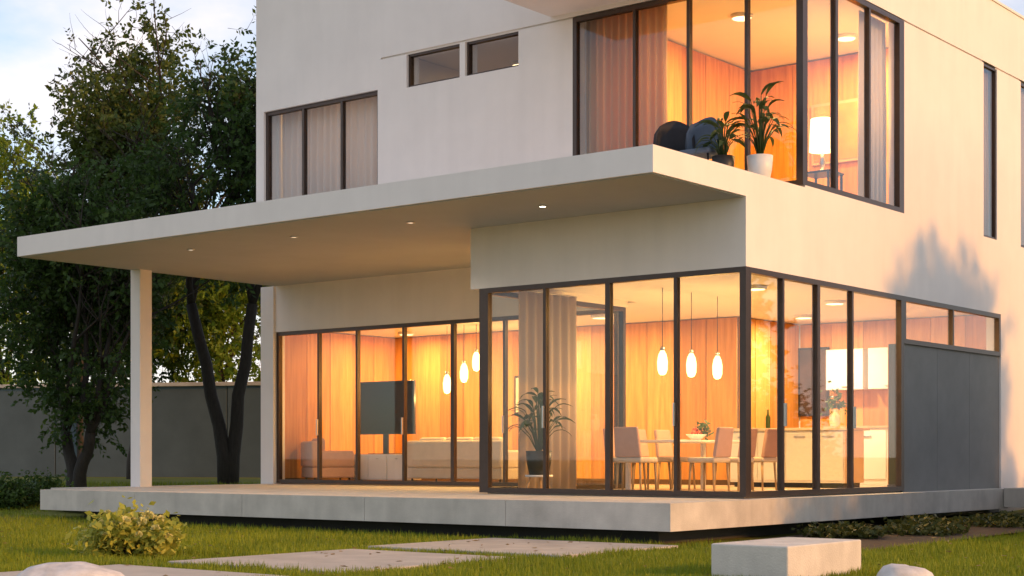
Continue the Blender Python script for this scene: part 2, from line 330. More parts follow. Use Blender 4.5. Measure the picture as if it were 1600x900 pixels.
# canopy downlights
for i, (x, y) in enumerate(((-2.41, -1.01), (-4.7, -1.01), (-7.0, -1.01), (-9.3, -1.01))):
    d = MB().lathe([(.06, 0), (.06, -.012), (.042, -.016), (.042, -.004)], (x, y, ZS-.011), 20).build('downlight', 'metal', H)
    MB().lathe([(.04, 0), (.04, -.006)], (x, y, ZS-.018), 20).build('lens', 'down_glow' if i == 0 else 'down_dim', d)
    lamp('downlight_lamp', 'SPOT', (x, y, ZS-.04), 2 if i == 0 else 42, (1, .88, .74), d, spot_size=R(125), spot_blend=.9, shadow_soft_size=.05)

# ------------------------------------------------------------------ terrace, path, beds
t = MB()
for k in range(5): t.box(-11.6+k*2.372, -2.15, -.32, -11.6+(k+1)*2.372-(.007 if k < 4 else 0), -1.2, 0)
t.box(-12.66, -1.2, -.32, .26, 3.55, 0).box(-12.3, 3.55, -.32, -.26, 9.3, 0).box(-.26, 3.55, -.32, .26, 8.1, 0)
tag(t.build('terrace', 'concrete'), kind='structure')
tag(box(.27, 7.9, -.30, 2.6, 11.5, .01).build('side_terrace', 'concrete'), kind='structure')
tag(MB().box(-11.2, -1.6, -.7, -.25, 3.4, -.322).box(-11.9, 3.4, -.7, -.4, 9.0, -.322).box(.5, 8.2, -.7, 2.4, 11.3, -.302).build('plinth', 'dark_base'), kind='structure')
path = empty('path'); tag(path, kind='structure')
for x0, y0, x1, y1 in ((-2.15, -4.55, .5, -2.35), (-1.9, -7.55, .35, -5.05), (-1.9, -10.6, .35, -8.1)):
    box(x0, y0, -.56, x1, y1, -.455).build('slab', 'slab', path, .012)
tag(MB().add([(.32, -1.6, -.494), (2.3, -1.2, -.494), (2.5, 7.8, -.40), (.32, 7.8, -.40)], [(0, 1, 2, 3)]).build('planting_bed', 'soil'), kind='structure')

# garden wall behind the trees
def garden_wall():
    A = Vector((*spot(-520, 44), 0)); B = Vector((*spot(640, 39), 0)); d = (B-A); L = d.length; u = d.normalized(); rz = math.atan2(u.y, u.x)
    g = empty('garden_wall', (A.x, A.y, 0), rz); tag(g, 'long plain grey garden wall behind the trees', 'wall')
    n = 9; s = L/n
    for k in range(n): box(k*s+.012, -.1, -.7, (k+1)*s-.012, .1, 2.32).build('panel', 'gwall', g, .006)
    for k in range(n+1): box(k*s-.17, .1, -.7, k*s+.17, .36, 2.32).build('pier', 'gwall', g)
    box(-.2, -.16, 2.322, L+.2, .42, 2.42).build('coping', 'concrete', g, .01)
garden_wall()

# ------------------------------------------------------------------ trees
def tree(name, label, px, depth, h, rad, crown0, leafm, nleaf, size, stems=((0, 0),), barkm='bark', seed=1, loc=None, squash=1., group=None, gaps=.5, trunk_r=.16):
    global rng
    rng = np.random.default_rng(seed); rd = random.Random(seed)
    x, y = loc or spot(px, depth)
    t = empty(name, (x, y, gz(x, y)-.05), rd.uniform(0, .3)); tag(t, label, 'tree', group)
    tips = []
    def limb(mb, p, d, L, r0, lev):
        pts = [p.copy()]; q = p.copy(); dd = d.copy(); n = 5
        for k in range(n):
            dd = (dd+Vector((rd.gauss(0, .12), rd.gauss(0, .12), rd.gauss(.05, .06)))).normalized(); q = q+dd*(L/n); pts.append(q.copy())
        mb.tube(pts, [r0*(1-.72*k/n) for k in range(n+1)], 8 if lev == 0 else 5)
        if lev < 3:
            nb = (5, 4, 3)[lev]
            for b in range(nb):
                k = rd.randint(2, n); a = rd.uniform(0, 6.28); sp = rd.uniform(.5, 1.1)
                side = Vector((math.cos(a), math.sin(a), 0)); nd = (dd*.7+side*sp+Vector((0, 0, rd.uniform(-.1, .4)))).normalized()
                limb(mb, pts[k], nd, L*rd.uniform(.42, .62), r0*.42, lev+1)
        if lev >= 1:
            tips.append(q.copy())
            if lev >= 2: tips.append(pts[3].copy())
    tm = MB()
    for (lx, ly) in stems:
        # a straight-ish bole up to the crown, then a limb system
        st = Vector((lx*.06, ly*.06, 0)); pts = [st+Vector((0, 0, -.15))]; q = st.copy(); cz = crown0
        for k in range(6): q = st+Vector((lx*(k+1)/6*(.6+.4*(k+1)/6)+rd.gauss(0, .03), ly*(k+1)/6+rd.gauss(0, .03), cz*(k+1)/6)); pts.append(q.copy())
        tm.tube(pts, [trunk_r*1.35, trunk_r*1.1]+[trunk_r*(1-.05*k) for k in range(5)], 10)
        for b in range(3):
            a = rd.uniform(0, 6.28); dv = Vector((math.cos(a)*.35+lx*.15, math.sin(a)*.35+ly*.15, 1)).normalized()
            limb(tm, q, dv, (h-crown0)*rd.uniform(.5, .72), trunk_r*.6, 0)
    tm.build('trunk', barkm, t)
    # foliage clumps: at limb tips and inside an uneven envelope
    C = np.array([list(p) for p in tips]); cz = (h+crown0)/2; hh = (h-crown0)/2
    mx = sum(s[0] for s in stems)/len(stems); my = sum(s[1] for s in stems)/len(stems)
    n2 = int(len(C)*.8)+60; e = rng.normal(size=(n2, 3)); e /= np.linalg.norm(e, axis=1)[:, None]; e *= rng.uniform(.45, 1.03, n2)[:, None]
    e = e*np.array([rad, rad, hh])+np.array([mx*.6, my*.6, cz])
    C = np.concatenate([C, e])
    q = np.sqrt(((C[:, 0]-mx*.6)/rad)**2+((C[:, 1]-my*.6)/rad)**2+((C[:, 2]-cz)/hh)**2)
    C = C[q < 1.12]
    ns = np.array([mnoise.noise(Vector((c[0]*.55+seed*7, c[1]*.55, c[2]*.5))) for c in C]); C = C[ns > np.quantile(ns, gaps*.45)]
    per = 9; nsp = nleaf//per; k = rng.integers(0, len(C), nsp); cs = rng.uniform(.25, .6, len(C))
    S = C[k]+np.clip(rng.normal(size=(nsp, 3)), -1.6, 1.6)*np.array([1, 1, .7])*cs[k][:, None]*rad/2.2
    S = S[S[:, 2] > max(.45, crown0*.72)]; nsp = len(S)
    d = (S-np.array([mx*.6, my*.6, cz]))/np.array([rad, rad, hh])*.7+rng.normal(size=(nsp, 3))*.8; d[:, 2] -= .15; d /= np.linalg.norm(d, axis=1)[:, None]
    L = rng.uniform(.22, .55, nsp); tt = np.tile(np.linspace(.15, 1, per), nsp); idx = np.repeat(np.arange(nsp), per)
    sd_ = np.cross(d, rng.normal(size=(nsp, 3))); sd_ /= np.linalg.norm(sd_, axis=1)[:, None]
    alt = np.tile(np.where(np.arange(per) % 2 == 0, 1., -1.), nsp)[:, None]
    ld = d[idx]*.7+sd_[idx]*alt*.75+rng.normal(size=(nsp*per, 3))*.28; ld[:, 2] -= .2; ld /= np.linalg.norm(ld, axis=1)[:, None]
    P = S[idx]+d[idx]*(L[idx]*tt)[:, None]+ld*size*.5
    cr = np_mesh('crown', leaf_quads(P, size, d=ld), 4, leafm, t)
    wv = sd_*.006; tw = np_mesh('twig', np.stack([S-d*.12-wv, S-d*.12+wv, S+d*L[:, None]], 1), 3, barkm, t); tw['kind'] = 'stuff'
    return t
GT = 'garden trees before the grey wall'
tree('garden_tree', 'dark dense tree with low forked trunk before the grey wall', 122, 31.5, 6.2, 1.4, 1.2, 'leaf_dark', 27000, .12, ((-.45, .1), (.42, -.1)), 'bark2', 11, trunk_r=.13, gaps=.7)
tree('garden_tree', 'tall dark tree with slender V shaped trunk beside the house pier', 357, 33.5, 9.0, 1.75, 3.9, 'leaf_dark', 21000, .125, ((-.75, -.2), (.42, .2)), 'bark2', 23, trunk_r=.14, gaps=1.0)
tree('tall_tree', 'tallest olive brown topped tree rising above the canopy', 212, 37, 10.8, 1.5, 2.8, 'leaf_olive', 28000, .135, ((0, .1),), 'bark', 5, trunk_r=.17, gaps=1.0)
tree('tall_tree', 'thin grey green tree with open airy crown against the sky', 125, 41, 11.2, 1.5, 4.0, 'leaf_grey', 7000, .13, ((0, .1),), 'bark', 31, trunk_r=.12, gaps=1.3)
tree('background_tree', 'bright green sunlit tree beyond the wall by the canopy tip', 8, 54, 12.0, 2.7, 2.2, 'leaf_bright', 36000, .18, ((0, 0),), 'bark', 41, trunk_r=.16, gaps=.8)
tree('background_tree', 'yellow green low tree behind the slender V trunk', 345, 45, 6.8, 2.4, 2.6, 'leaf_bright', 24000, .155, ((0, 0),), 'bark', 52, trunk_r=.14, gaps=.8)
tree('background_tree', 'deep green bushy tree behind the low forked trunk', 200, 43.5, 6.0, 2.0, 1.6, 'leaf_dark', 13000, .155, ((0, 0),), 'bark', 63, trunk_r=.15)
# the tree off the side terrace, whose shade falls on the side wall
tree('round_tree', 'round crowned tree standing off the side terrace', 0, 0, 6.0, 2.0, 1.5, 'leaf_olive', 52000, .2, ((0, 0),), 'bark', 77, loc=(6.6, 7.6), trunk_r=.15, gaps=0.)

# ------------------------------------------------------------------ shrubs
def shrub(name, label, loc, rx, rz, leafm, n, size, seed, group=None):
    global rng; rng = np.random.default_rng(seed); rd = random.Random(seed)
    t = empty(name, loc, 0); tag(t, label, 'shrub', group); sm = MB(); C = []
    for k in range(16):
        a = rd.uniform(0, 6.28); r = rx*math.sqrt(rd.uniform(.02, 1)); top = Vector((math.cos(a)*r, math.sin(a)*r, rz*(1-.55*(r/rx)**2)*rd.uniform(.65, 1)))
        sm.tube([(math.cos(a)*.03, math.sin(a)*.03, -.05), top*.5+Vector((0, 0, .03)), top], [.010, .008, .004], 5); C += [list(top), list(top*.75), list(top*.5)]
    sm.build('stem', 'bark', t); C = np.array(C); k = rng.integers(0, len(C), n)
    P = C[k]+rng.normal(size=(n, 3))*np.array([rx, rx, rz])*.17; P[:, 2] = np.abs(P[:, 2])+.02
    np_mesh('foliage', leaf_quads(P, size, .6), 4, leafm, t); return t
GS = 'low shrubs in the shaded bed'
for i, (x, y, rx, rz) in enumerate(((1.0, .7, .5, .17), (1.5, 1.9, .55, .16), (1.0, 3.2, .5, .18), (1.7, 4.3, .6, .18), (1.1, 5.4, .55, .15), (1.8, 6.4, .5, .16))):
    shrub('low_shrub', 'low olive shrub in the shaded bed along the side terrace', (x, y, gz(x, y)), rx, rz, 'leaf_shade', 1300, .085, 90+i, GS)
for i, (px, d) in enumerate(((-30, 27.5), (15, 27.2), (55, 28.0))):  # dark shrubs added in place of the shaded lawn under the trees
    x, y = spot(px, d); shrub('lawn_shade_shrub', 'added dark green shrub standing in for shaded lawn past the terrace end', (x, y, gz(x, y)), .62, .5, 'leaf_dark', 2200, .08, 110+i, 'added dark shrubs standing in for shaded lawn')
for i, y in enumerate((2.1, 3.2, 4.4, 5.5, 6.8, 8.6, 10.0)):
    shrub('boundary_shrub', 'tall dark shrub in the row off the side terrace', (4.75+.2*(i % 2), y, gz(4.75, y)), .95, 2.1+.15*(i % 3), 'leaf_dark', 7000, .13, 130+i, 'tall shrubs off the side terrace')
# broad-leaved yellow plant
def broad_plant(name, label, loc, n, spread, hgt, leafm, llen, lw, seed, cat='plant', stem=None, pot=None, base=0.):
    rd = random.Random(seed); t = empty(name, loc); tag(t, label, cat)
    lm = MB(); seg = 5; vs_ = []; fs = []
    for i in range(seg+1):
        u = i/seg; wdt = lw*math.sin(math.pi*min(1, .06+u*.94))**.8*(1-.25*u); zz = .25*llen*math.sin(u*2.2)-.35*llen*u*u
        vs_ += [(u*llen, -wdt, zz+.06*lw), (u*llen, 0, zz-.12*lw), (u*llen, wdt, zz+.06*lw)]
    for i in range(seg):
        for j in range(2): fs.append((i*3+j, i*3+j+1, i*3+j+4, i*3+j+3))
    proto = None; sm = MB()
    for k in range(n):
        a = k*2.4+rd.uniform(-.3, .3); u = (k+.5)/n; r = spread*math.sqrt(u)*rd.uniform(.35, .62); z = base+hgt*(1-.62*u)*rd.uniform(.75, 1.05)
        p = (math.cos(a)*r, math.sin(a)*r, z)
        sm.tube([(math.cos(a)*.02, math.sin(a)*.02, base-.03), (p[0]*.5, p[1]*.5, base+(z-base)*.6), p], [.008, .007, .005], 5)
        if proto is None: proto = lm.add(vs_, fs, True).build('leaf', leafm, t); o = proto
        else: o = proto.copy(); COL.objects.link(o)
        o.location = p; o.rotation_euler = (rd.uniform(-.35, .35), rd.uniform(-.75, .2)+.4*u, a+rd.uniform(-.4, .4)); s = rd.uniform(.7, 1.15); o.scale = (s, s, s)
    sm.build('stem', leafm, t); return t
bx, by = spot(202, 16)
fb = shrub('flowering_bush', 'round yellow green bush with pale yellow blooms on the lawn', (bx, by, gz(bx, by)), .46, .44, 'leaf_yellow', 2600, .085, 3)
rd = random.Random(8); fp = None
for k in range(30):
    a = k*2.4; u = (k+.5)/30; r = .43*math.sqrt(u); z = .43*(1-.62*u*u)+rd.uniform(-.04, .05)
    if fp is None:
        m_ = MB()
        for q in range(14):
            v = Vector((rd.gauss(0, 1), rd.gauss(0, 1), abs(rd.gauss(0, .8)))).normalized()*.034
            for w_ in range(3):
                an = w_*2.1; t1 = v.cross(Vector((math.cos(an), math.sin(an), .3))).normalized()*.022; m_.add([v*.3, v+t1, v*1.25+t1*.4, v-t1*.3], [(0, 1, 2, 3)])
        fp = m_.build('flower_head', 'bloom', fb); o = fp
    else: o = fp.copy(); COL.objects.link(o)
    o.location = (math.cos(a)*r, math.sin(a)*r, z); o.rotation_euler = (rd.uniform(-.6, .6), rd.uniform(-.6, .6), a); q = rd.uniform(.8, 1.5); o.scale = (q, q, q)

# stones and block
def stone(label, px, depth, rx, ry, rz, seed):
    x, y = spot(px, depth); rd = random.Random(seed); n = 20; mb = MB(); vs_ = []; fs = []
    import mathutils
    for i in range(11):
        ph = math.pi*(i/10)
        for k in range(n):
            a = 2*math.pi*k/n; v = Vector((math.sin(ph)*math.cos(a), math.sin(ph)*math.sin(a), math.cos(ph)))
            q = 1+.16*mnoise.noise(v*1.4+Vector((seed, 0, 0)))+.05*mnoise.noise(v*4+Vector((0, seed, 0)))
            sgn = lambda c, e: math.copysign(abs(c)**e, c)
            vs_.append((sgn(v.x, .85)*rx*q, sgn(v.y, .85)*ry*q, sgn(v.z, .8)*rz*q))
    for i in range(10):
        for k in range(n): fs.append((i*n+k, (i+1)*n+k, (i+1)*n+(k+1) % n, i*n+(k+1) % n))
    o = mb.add(vs_, fs, True).build('boulder', 'stone'); o.location = (x, y, gz(x, y)+.02); o.rotation_euler = (0, 0, YAW); tag(o, label, 'boulder')
stone('long flat pale boulder on the lawn by the path slabs', 104, 11.6, .45, .3, .22, 4)
stone('small rounded pale boulder beside the concrete block', 1412, 12.0, .24, .22, .19, 9)
b = box(-.71, 0, -.04, 0, 1.32, .315).build('concrete_block', 'block', None, .012); b.location = (3.81, -5.99, -.5); tag(b, 'low square pale concrete block on the lawn off the terrace corner', 'block')

# grass blades
def grass():
    global rng; rng = np.random.default_rng(99)
    n = 300000; d = 12.0+rng.random(n)**1.6*22; px = rng.uniform(-120, 1720, n)
    P = np.array(CAM)[None, :2]+np.outer(d, np.array(FW)[:2])+np.array(RT)[None, :2]*((px-800)/FPX*d)[:, None]
    ok = np.ones(n, bool)
    def cut(x0, y0, x1, y1):
        nonlocal ok; ok &= ~((P[:, 0] > x0) & (P[:, 0] < x1) & (P[:, 1] > y0) & (P[:, 1] < y1))
    cut(-12.7, -1.9, .2, 12); cut(-2.16, -4.56, .51, -2.34); cut(-1.91, -7.56, .36, -5.04); cut(-1.91, -10.61, .36, -8.09); cut(.3, -1.3, 2.3, 12); cut(3.1, -6, 3.81, -5.04); cut(-12.7, -1.25, .3, 12)
    P = P[ok]; E_ = []
    for (x0, y0, x1, y1) in ((-2.15, -4.55, .5, -2.35), (-1.9, -7.55, .35, -5.05), (-1.9, -10.6, .35, -8.1), (3.1, -5.99, 3.81, -4.67)):
        m_ = 2600; tt = rng.random(m_); sd_ = rng.integers(0, 4, m_); of = np.abs(rng.normal(0, .035, m_))-.008
        E_.append(np.column_stack([np.where(sd_ == 0, x0-of, np.where(sd_ == 1, x1+of, x0+(x1-x0)*tt)), np.where(sd_ == 2, y0-of, np.where(sd_ == 3, y1+of, y0+(y1-y0)*tt))]))
    P = np.concatenate([P]+E_); n = len(P); z = np.array([gz(a, b) for a, b in P]); nzv = np.array([mnoise.noise(Vector((a*.8, b*.8, 0)))+.6*mnoise.noise(Vector((a*3.1, b*3.1, 5))) for a, b in P]); h = rng.uniform(.025, .075, n)*(1+.5*rng.random(n))*np.clip(1+.55*nzv, .4, 1.7); a = rng.uniform(0, 6.28, n); wd = rng.uniform(.004, .009, n)
    B = np.column_stack([P, z-.005]); w_ = np.column_stack([np.cos(a)*wd, np.sin(a)*wd, np.zeros(n)])
    tip = B+np.column_stack([rng.normal(0, .02, n), rng.normal(0, .02, n), h])
    tag(np_mesh('grass', np.stack([B-w_, B+w_, tip], 1), 3, 'grass'), 'short olive green lawn grass around the terrace', 'grass', kind='stuff')
grass()

# ------------------------------------------------------------------ interior
WARM = (1.0, .58, .17)
def ceiling_light(x, y, z, e, group, label):
    t = empty('ceiling_light', (x, y, z)); tag(t, label, 'ceiling light', group)
    MB().lathe([(.17, 0), (.17, -.05), (.15, -.055), (.15, -.01)], (0, 0, 0), 24).build('rim', 'white', t)
    MB().lathe([(.145, 0), (.13, -.02)], (0, 0, -.035), 24).build('diffuser', 'diffuser', t)
    lamp('ceiling_lamp', 'AREA', (0, 0, -.07), e, (1, .74, .45) if y > 7 else WARM, t, shape='DISK', size=.28)
for x, y, e in ((-1.5, 2.9, 80), (-1.6, 5.6, 85), (-3.2, 7.6, 110), (-6.0, 5.4, 75), (-8.0, 5.9, 120), (-11.2, 6.1, 70)):
    ceiling_light(x, y, 3.0, e, 'ceiling lights in the ground floor rooms', 'round glowing ceiling light in the ground floor room')
for x, y in ((-1.9, 3.2), (-1.2, 5.2)):
    ceiling_light(x, y, 7.06, 100, 'ceiling lights in the upper corner room', 'round glowing ceiling light in the upper corner room')
MB().box(-7.45, YU+.31, ZT+.02, -7.35, 4.99, 7.05).build('partition_wall', 'render', H)  # added to keep the curtained room's light away from the small windows
ceiling_light(-9.0, 3.3, 7.06, 45, 'added light in the curtained room', 'added unseen ceiling light warming the pale closed curtain from behind')  # unseen lamp added so the closed curtain looks warm from behind
ceiling_light(-6.2, 3.4, 7.06, 6, 'ceiling light in the small windowed room', 'round dim ceiling light behind the small upper windows')

def pendant(x, y, z, top, label, group):
    t = empty('pendant_lamp', (x, y, z)); tag(t, label, 'lamp', group)
    MB().tube([(0, 0, .2), (0, 0, top-z)], .006, 6).build('cord', 'black', t)
    MB().lathe([(.03, .24), (.035, .19), (.03, .18)], (0, 0, 0), 16).build('cap', 'metal', t)
    MB().lathe([(.03, .18), (.06, .12), (.078, .02), (.074, -.10), (.05, -.16), (.02, -.175)], (0, 0, 0), 20).build('shade', 'lamp_glow', t)
    lamp('pendant_light', 'POINT', (0, 0, -.26), 24, WARM, t, shadow_soft_size=.06)
for y in (2.28, 3.08, 3.84): pendant(-2.7, y, 1.90, 3.0, 'long glowing glass pendant lamp above the dining table', 'pendant lamps over the dining table')
for x, z in ((-9.62, 1.9), (-9.2, 2.1), (-8.9, 2.3)): pendant(x, 5.5, z, 3.0, 'glowing glass pendant lamp above the pale sofa', 'pendant lamps over the sofa')

# dining table and chairs
t = empty('dining_table', (-2.7, 3.06, .018)); tag(t, 'white dining table under the row of pendant lamps', 'table')
box(-.5, -1.15, .715, .5, 1.15, .75).build('tabletop', 'white', t, .008)
for sx in (-.42, .42):
    for sy in (-1.05, 1.05): box(sx-.03, sy-.03, 0, sx+.03, sy+.03, .715).build('leg', 'white', t)
def make_chair():
    t = empty('dining_chair'); tag(t, 'cream upholstered dining chair at the white table', 'chair', 'chairs around the dining table')
    box(-.23, -.23, .42, .23, .23, .50).build('seat', 'fab_cream', t, .03, 3)
    o = MB().add([(-.22, .18, .50), (.22, .18, .50), (.22, .24, .50), (-.22, .24, .50), (-.2, .24, .93), (.2, .24, .93), (.2, .30, .93), (-.2, .30, .93)], [(0,3,2,1),(4,5,6,7),(0,1,5,4),(1,2,6,5),(2,3,7,6),(3,0,4,7)]).build('backrest', 'fab_rose', t, .02, 3)
    for sx in (-.19, .19):
        for sy in (-.19, .19): MB().tube([(sx, sy, .42), (sx*1.1, sy*1.1, 0)], [.02, .014], 8).build('leg', 'wood_pale', t)
    return t
ch = make_chair()
for i, (x, y, rz) in enumerate(((-1.98, 2.4, -90), (-1.98, 3.1, -90), (-1.98, 3.8, -90), (-3.42, 2.4, 90), (-3.42, 3.1, 90), (-3.42, 3.8, 90), (-2.7, 1.6, 180))):
    o = ch if i == 0 else copy_tree(ch)
    o.location = (x, y, .018); o.rotation_euler = (0, 0, R(rz))
t = empty('fruit_bowl', (-2.75, 3.3, .77)); tag(t, 'fruit bowl with red fruit and leaves on the dining table', 'bowl')
MB().lathe([(.06, 0), (.08, .02), (.16, .09), (.15, .095), (.05, .03)], (0, 0, 0), 20).build('bowl', 'pot_white', t)
for i, (x, y) in enumerate(((.06, 0), (-.05, .05), (0, -.07), (-.02, 0))):
    MB().lathe([(.005, -.05), (.04, -.03), (.05, 0), (.04, .03), (.005, .045)], (x, y, .11+(.05 if i == 3 else 0)), 12).build('fruit', 'red', t)
np_mesh('foliage', leaf_quads(rng.normal(size=(60, 3))*.06+np.array([.08, .05, .17]), .09), 4, 'leaf_house', t)

# kitchen
t = empty('kitchen_unit', (-2.6, 8.95, .018)); tag(t, 'white kitchen cabinets with lit orange splashback on the back wall', 'kitchen')
box(-.85, 0, 0, .95, .30, 1.02).build('base_cabinet', 'white', t, .004); box(-.88, -.05, 1.022, .98, .30, 1.06).build('worktop', 'wood_pale', t)
for k in range(3):
    o = box(-.83+k*.6, -.02, .1, -.27+k*.6, -.002, .98).build('door', 'white', t, .004); box(-.75+k*.6, -.045, .86, -.55+k*.6, -.022, .88).build('handle', 'metal', o)
for k in range(2):
    o = box(-.83+k*.83, -.05, 1.72, -.1+k*.83, .30, 2.45).build('wall_cabinet', 'white', t, .004); box(-.5+k*.83, -.075, 1.76, -.4+k*.83, -.052, 1.78).build('handle', 'metal', o)
t = empty('wall_picture', (-3.85, 9.24, 1.28)); tag(t, 'tall dark framed picture on the back wall left of the kitchen', 'picture')
box(-.31, -.03, 0, .31, .025, 1.27).build('frame', 'black', t, .006); box(-.27, -.036, .04, .27, -.031, 1.23).build('canvas', 'art', t)

# living room
t = empty('media_cabinet', (-10.75, 5.0, .018)); tag(t, 'low pale cabinet under the television', 'cabinet')
box(-.75, -.2, .06, .75, .2, .55).build('body', 'white', t, .006)
for k in range(3): o = box(-.73+k*.49, -.215, .08, -.26+k*.49, -.202, .53).build('door', 'white', t, .003); box(-.52+k*.49, -.232, .46, -.47+k*.49, -.217, .475).build('handle', 'metal', o)
for sx in (-.65, .65): box(sx-.03, -.15, 0, sx+.03, .15, .06).build('foot', 'black', t)
t = empty('television', (-10.75, 5.0, .57)); tag(t, 'large black television standing on the pale cabinet', 'television')
box(-.35, -.12, 0, .35, .12, .015).build('base', 'black', t, .004); box(-.06, .0, .015, .06, .04, .45).build('neck', 'black', t)
box(-.76, -.03, .38, .76, .03, 1.40).build('body', 'black', t, .008); box(-.73, -.036, .41, .73, -.031, 1.37).build('screen', 'screen', t)
def sofa(name, label, cat, loc, rz, w_, m_, group=None):
    t = empty(name, loc, R(rz)); tag(t, label, cat, group)
    box(-w_/2, -.42, .10, w_/2, .42, .30).build('base', m_, t, .03, 3)
    n = max(1, round(w_/.8)); s = (w_-.36)/n
    for k in range(n):
        box(-w_/2+.18+k*s+.005, -.44, .30, -w_/2+.18+(k+1)*s-.005, .20, .46).build('seat_cushion', m_, t, .05, 3)
        box(-w_/2+.18+k*s+.005, .10, .44, -w_/2+.18+(k+1)*s-.005, .28, .86).build('back_cushion', m_, t, .06, 3)
    box(-w_/2, .26, .30, w_/2, .44, .80).build('backrest', m_, t, .05, 3)
    for sx in (-1, 1): box(sx*w_/2, -.42, .30, sx*(w_/2-.17), .25, .62).build('armrest', m_, t, .05, 3)
    for sx in (-1, 1):
        for sy in (-.34, .34): MB().tube([(sx*(w_/2-.1), sy, .1), (sx*(w_/2-.1), sy, 0)], .02, 8).build('leg', 'black', t)
    return t
sofa('sofa', 'long pale cream sofa under the glowing pendants in the living room', 'sofa', (-8.7, 5.0, .018), 180, 2.3, 'fab_cream')
sofa('armchair', 'rose brown armchair by the left end window', 'armchair', (-11.75, 4.45, .018), 150, .85, 'fab_rose')

# potted plant on a stand by the front glass
t = empty('plant_stand', (-3.62, .5, .018)); tag(t, 'white wooden plant stand behind the front glass', 'stand')
MB().lathe([(.2, 0), (.2, .03)], (0, 0, .22), 24).build('top', 'white', t)
for k in range(3): a = k*2.09; MB().tube([(math.cos(a)*.13, math.sin(a)*.13, .22), (math.cos(a)*.2, math.sin(a)*.2, 0)], .015, 8).build('leg', 'wood_pale', t)
def potted(name, label, loc, potm, pr, ph, n, spread, hgt, llen, lw, seed):
    t = broad_plant(name, label, loc, n, spread, hgt, 'leaf_house', llen, lw, seed, 'plant', base=ph)
    p = MB().lathe([(pr*.72, 0), (pr*.92, ph*.5), (pr, ph), (pr*.9, ph), (pr*.86, ph*.86)], (0, 0, 0), 24).build('pot', potm, t)
    MB().lathe([(pr*.87, 0), (pr*.87, .01)], (0, 0, ph*.86), 20).build('soil', 'soil', p); return t
potted('potted_plant', 'tall leafy plant in round black pot on the white stand', (-3.62, .5, .268), 'pot_black', .19, .34, 44, .55, .8, .27, .05, 15)

# upper corner room
def mk_lamp():
    t = empty('side_table', (-1.0, 4.0, ZT+.016)); tag(t, 'dark slim side table under the glowing table lamp', 'table')
    box(-.24, -.24, .60, .24, .24, .63).build('tabletop', 'black', t, .004)
    for sx in (-.21, .21):
        for sy in (-.21, .21): box(sx-.015, sy-.015, 0, sx+.015, sy+.015, .60).build('leg', 'black', t)
    t = empty('table_lamp', (-1.0, 4.0, ZT+.646)); tag(t, 'table lamp with glowing cream drum shade in the upper corner room', 'lamp')
    MB().lathe([(.09, 0), (.09, .02), (.025, .05), (.05, .16), (.02, .28), (.012, .36)], (0, 0, 0), 20).build('base', 'metal', t)
    MB().lathe([(.19, .32), (.17, .80)], (0, 0, 0), 28, caps=False).build('shade', 'shade_glow', t)
    lamp('table_lamp_light', 'POINT', (0, 0, .9), 22, WARM, t, shadow_soft_size=.08)
mk_lamp()
def balcony_chair(label, loc, rz, m_):
    t = empty('balcony_chair', loc, R(rz)); tag(t, label, 'chair')
    box(-.24, -.24, .38, .24, .22, .46).build('seat', m_, t, .03, 3)
    vs_ = []; fs = []; n = 10                                        # a rounded shell back
    for j, (zz, rr) in enumerate(((.44, .27), (.65, .29), (.82, .27), (.92, .20), (.93, .19), (.82, .23), (.65, .25), (.44, .23))):
        for k in range(n+1): a = R(10+160*k/n); vs_.append((rr*math.cos(a), -.03+rr*math.sin(a)*.95, zz-.10*abs(math.cos(a))**2*(1 if zz > .6 else 0)))
    for j in range(8):
        for k in range(n): j2 = (j+1) % 8; fs.append((j*(n+1)+k, j*(n+1)+k+1, j2*(n+1)+k+1, j2*(n+1)+k))
    fs += [tuple(j*(n+1) for j in range(8)), tuple(j*(n+1)+n for j in range(7, -1, -1))]
    MB().add(vs_, fs, True).build('backrest', m_, t)
    for sx in (-.19, .19):
        for sy in (-.19, .17): MB().tube([(sx, sy, .38), (sx*1.15, sy*1.15, 0)], [.014, .01], 8).build('leg', 'black', t)
balcony_chair('black rounded chair on the balcony above the canopy corner', (-1.40, .55, ZT), 35, 'fab_dark')
balcony_chair('slate blue rounded chair on the balcony beside the black one', (-1.0, .62, ZT), 0, 'fab_blue')
potted('potted_plant', 'tall bushy plant in white pot on the balcony by the corner', (-.28, .85, ZT), 'pot_white', .17, .34, 46, .42, .85, .28, .045, 21)
potted('potted_plant', 'short plant in dark pot on the balcony beside the tall one', (-.62, .5, ZT), 'pot_black', .15, .32, 34, .36, .5, .24, .045, 22)
t = empty('wall_picture', (-1.75, 6.19, 5.3)); tag(t, 'glowing orange abstract canvas on the upper room back wall', 'picture')
box(-.55, -.04, 0, .55, 0, 1.0).build('frame', 'wood_pale', t, .005); box(-.5, -.046, .05, .5, -.041, .95).build('canvas', mat('orange_canvas', (.55, .16, .03), .7, .3, 2, col2=(.75, .32, .08)), t)

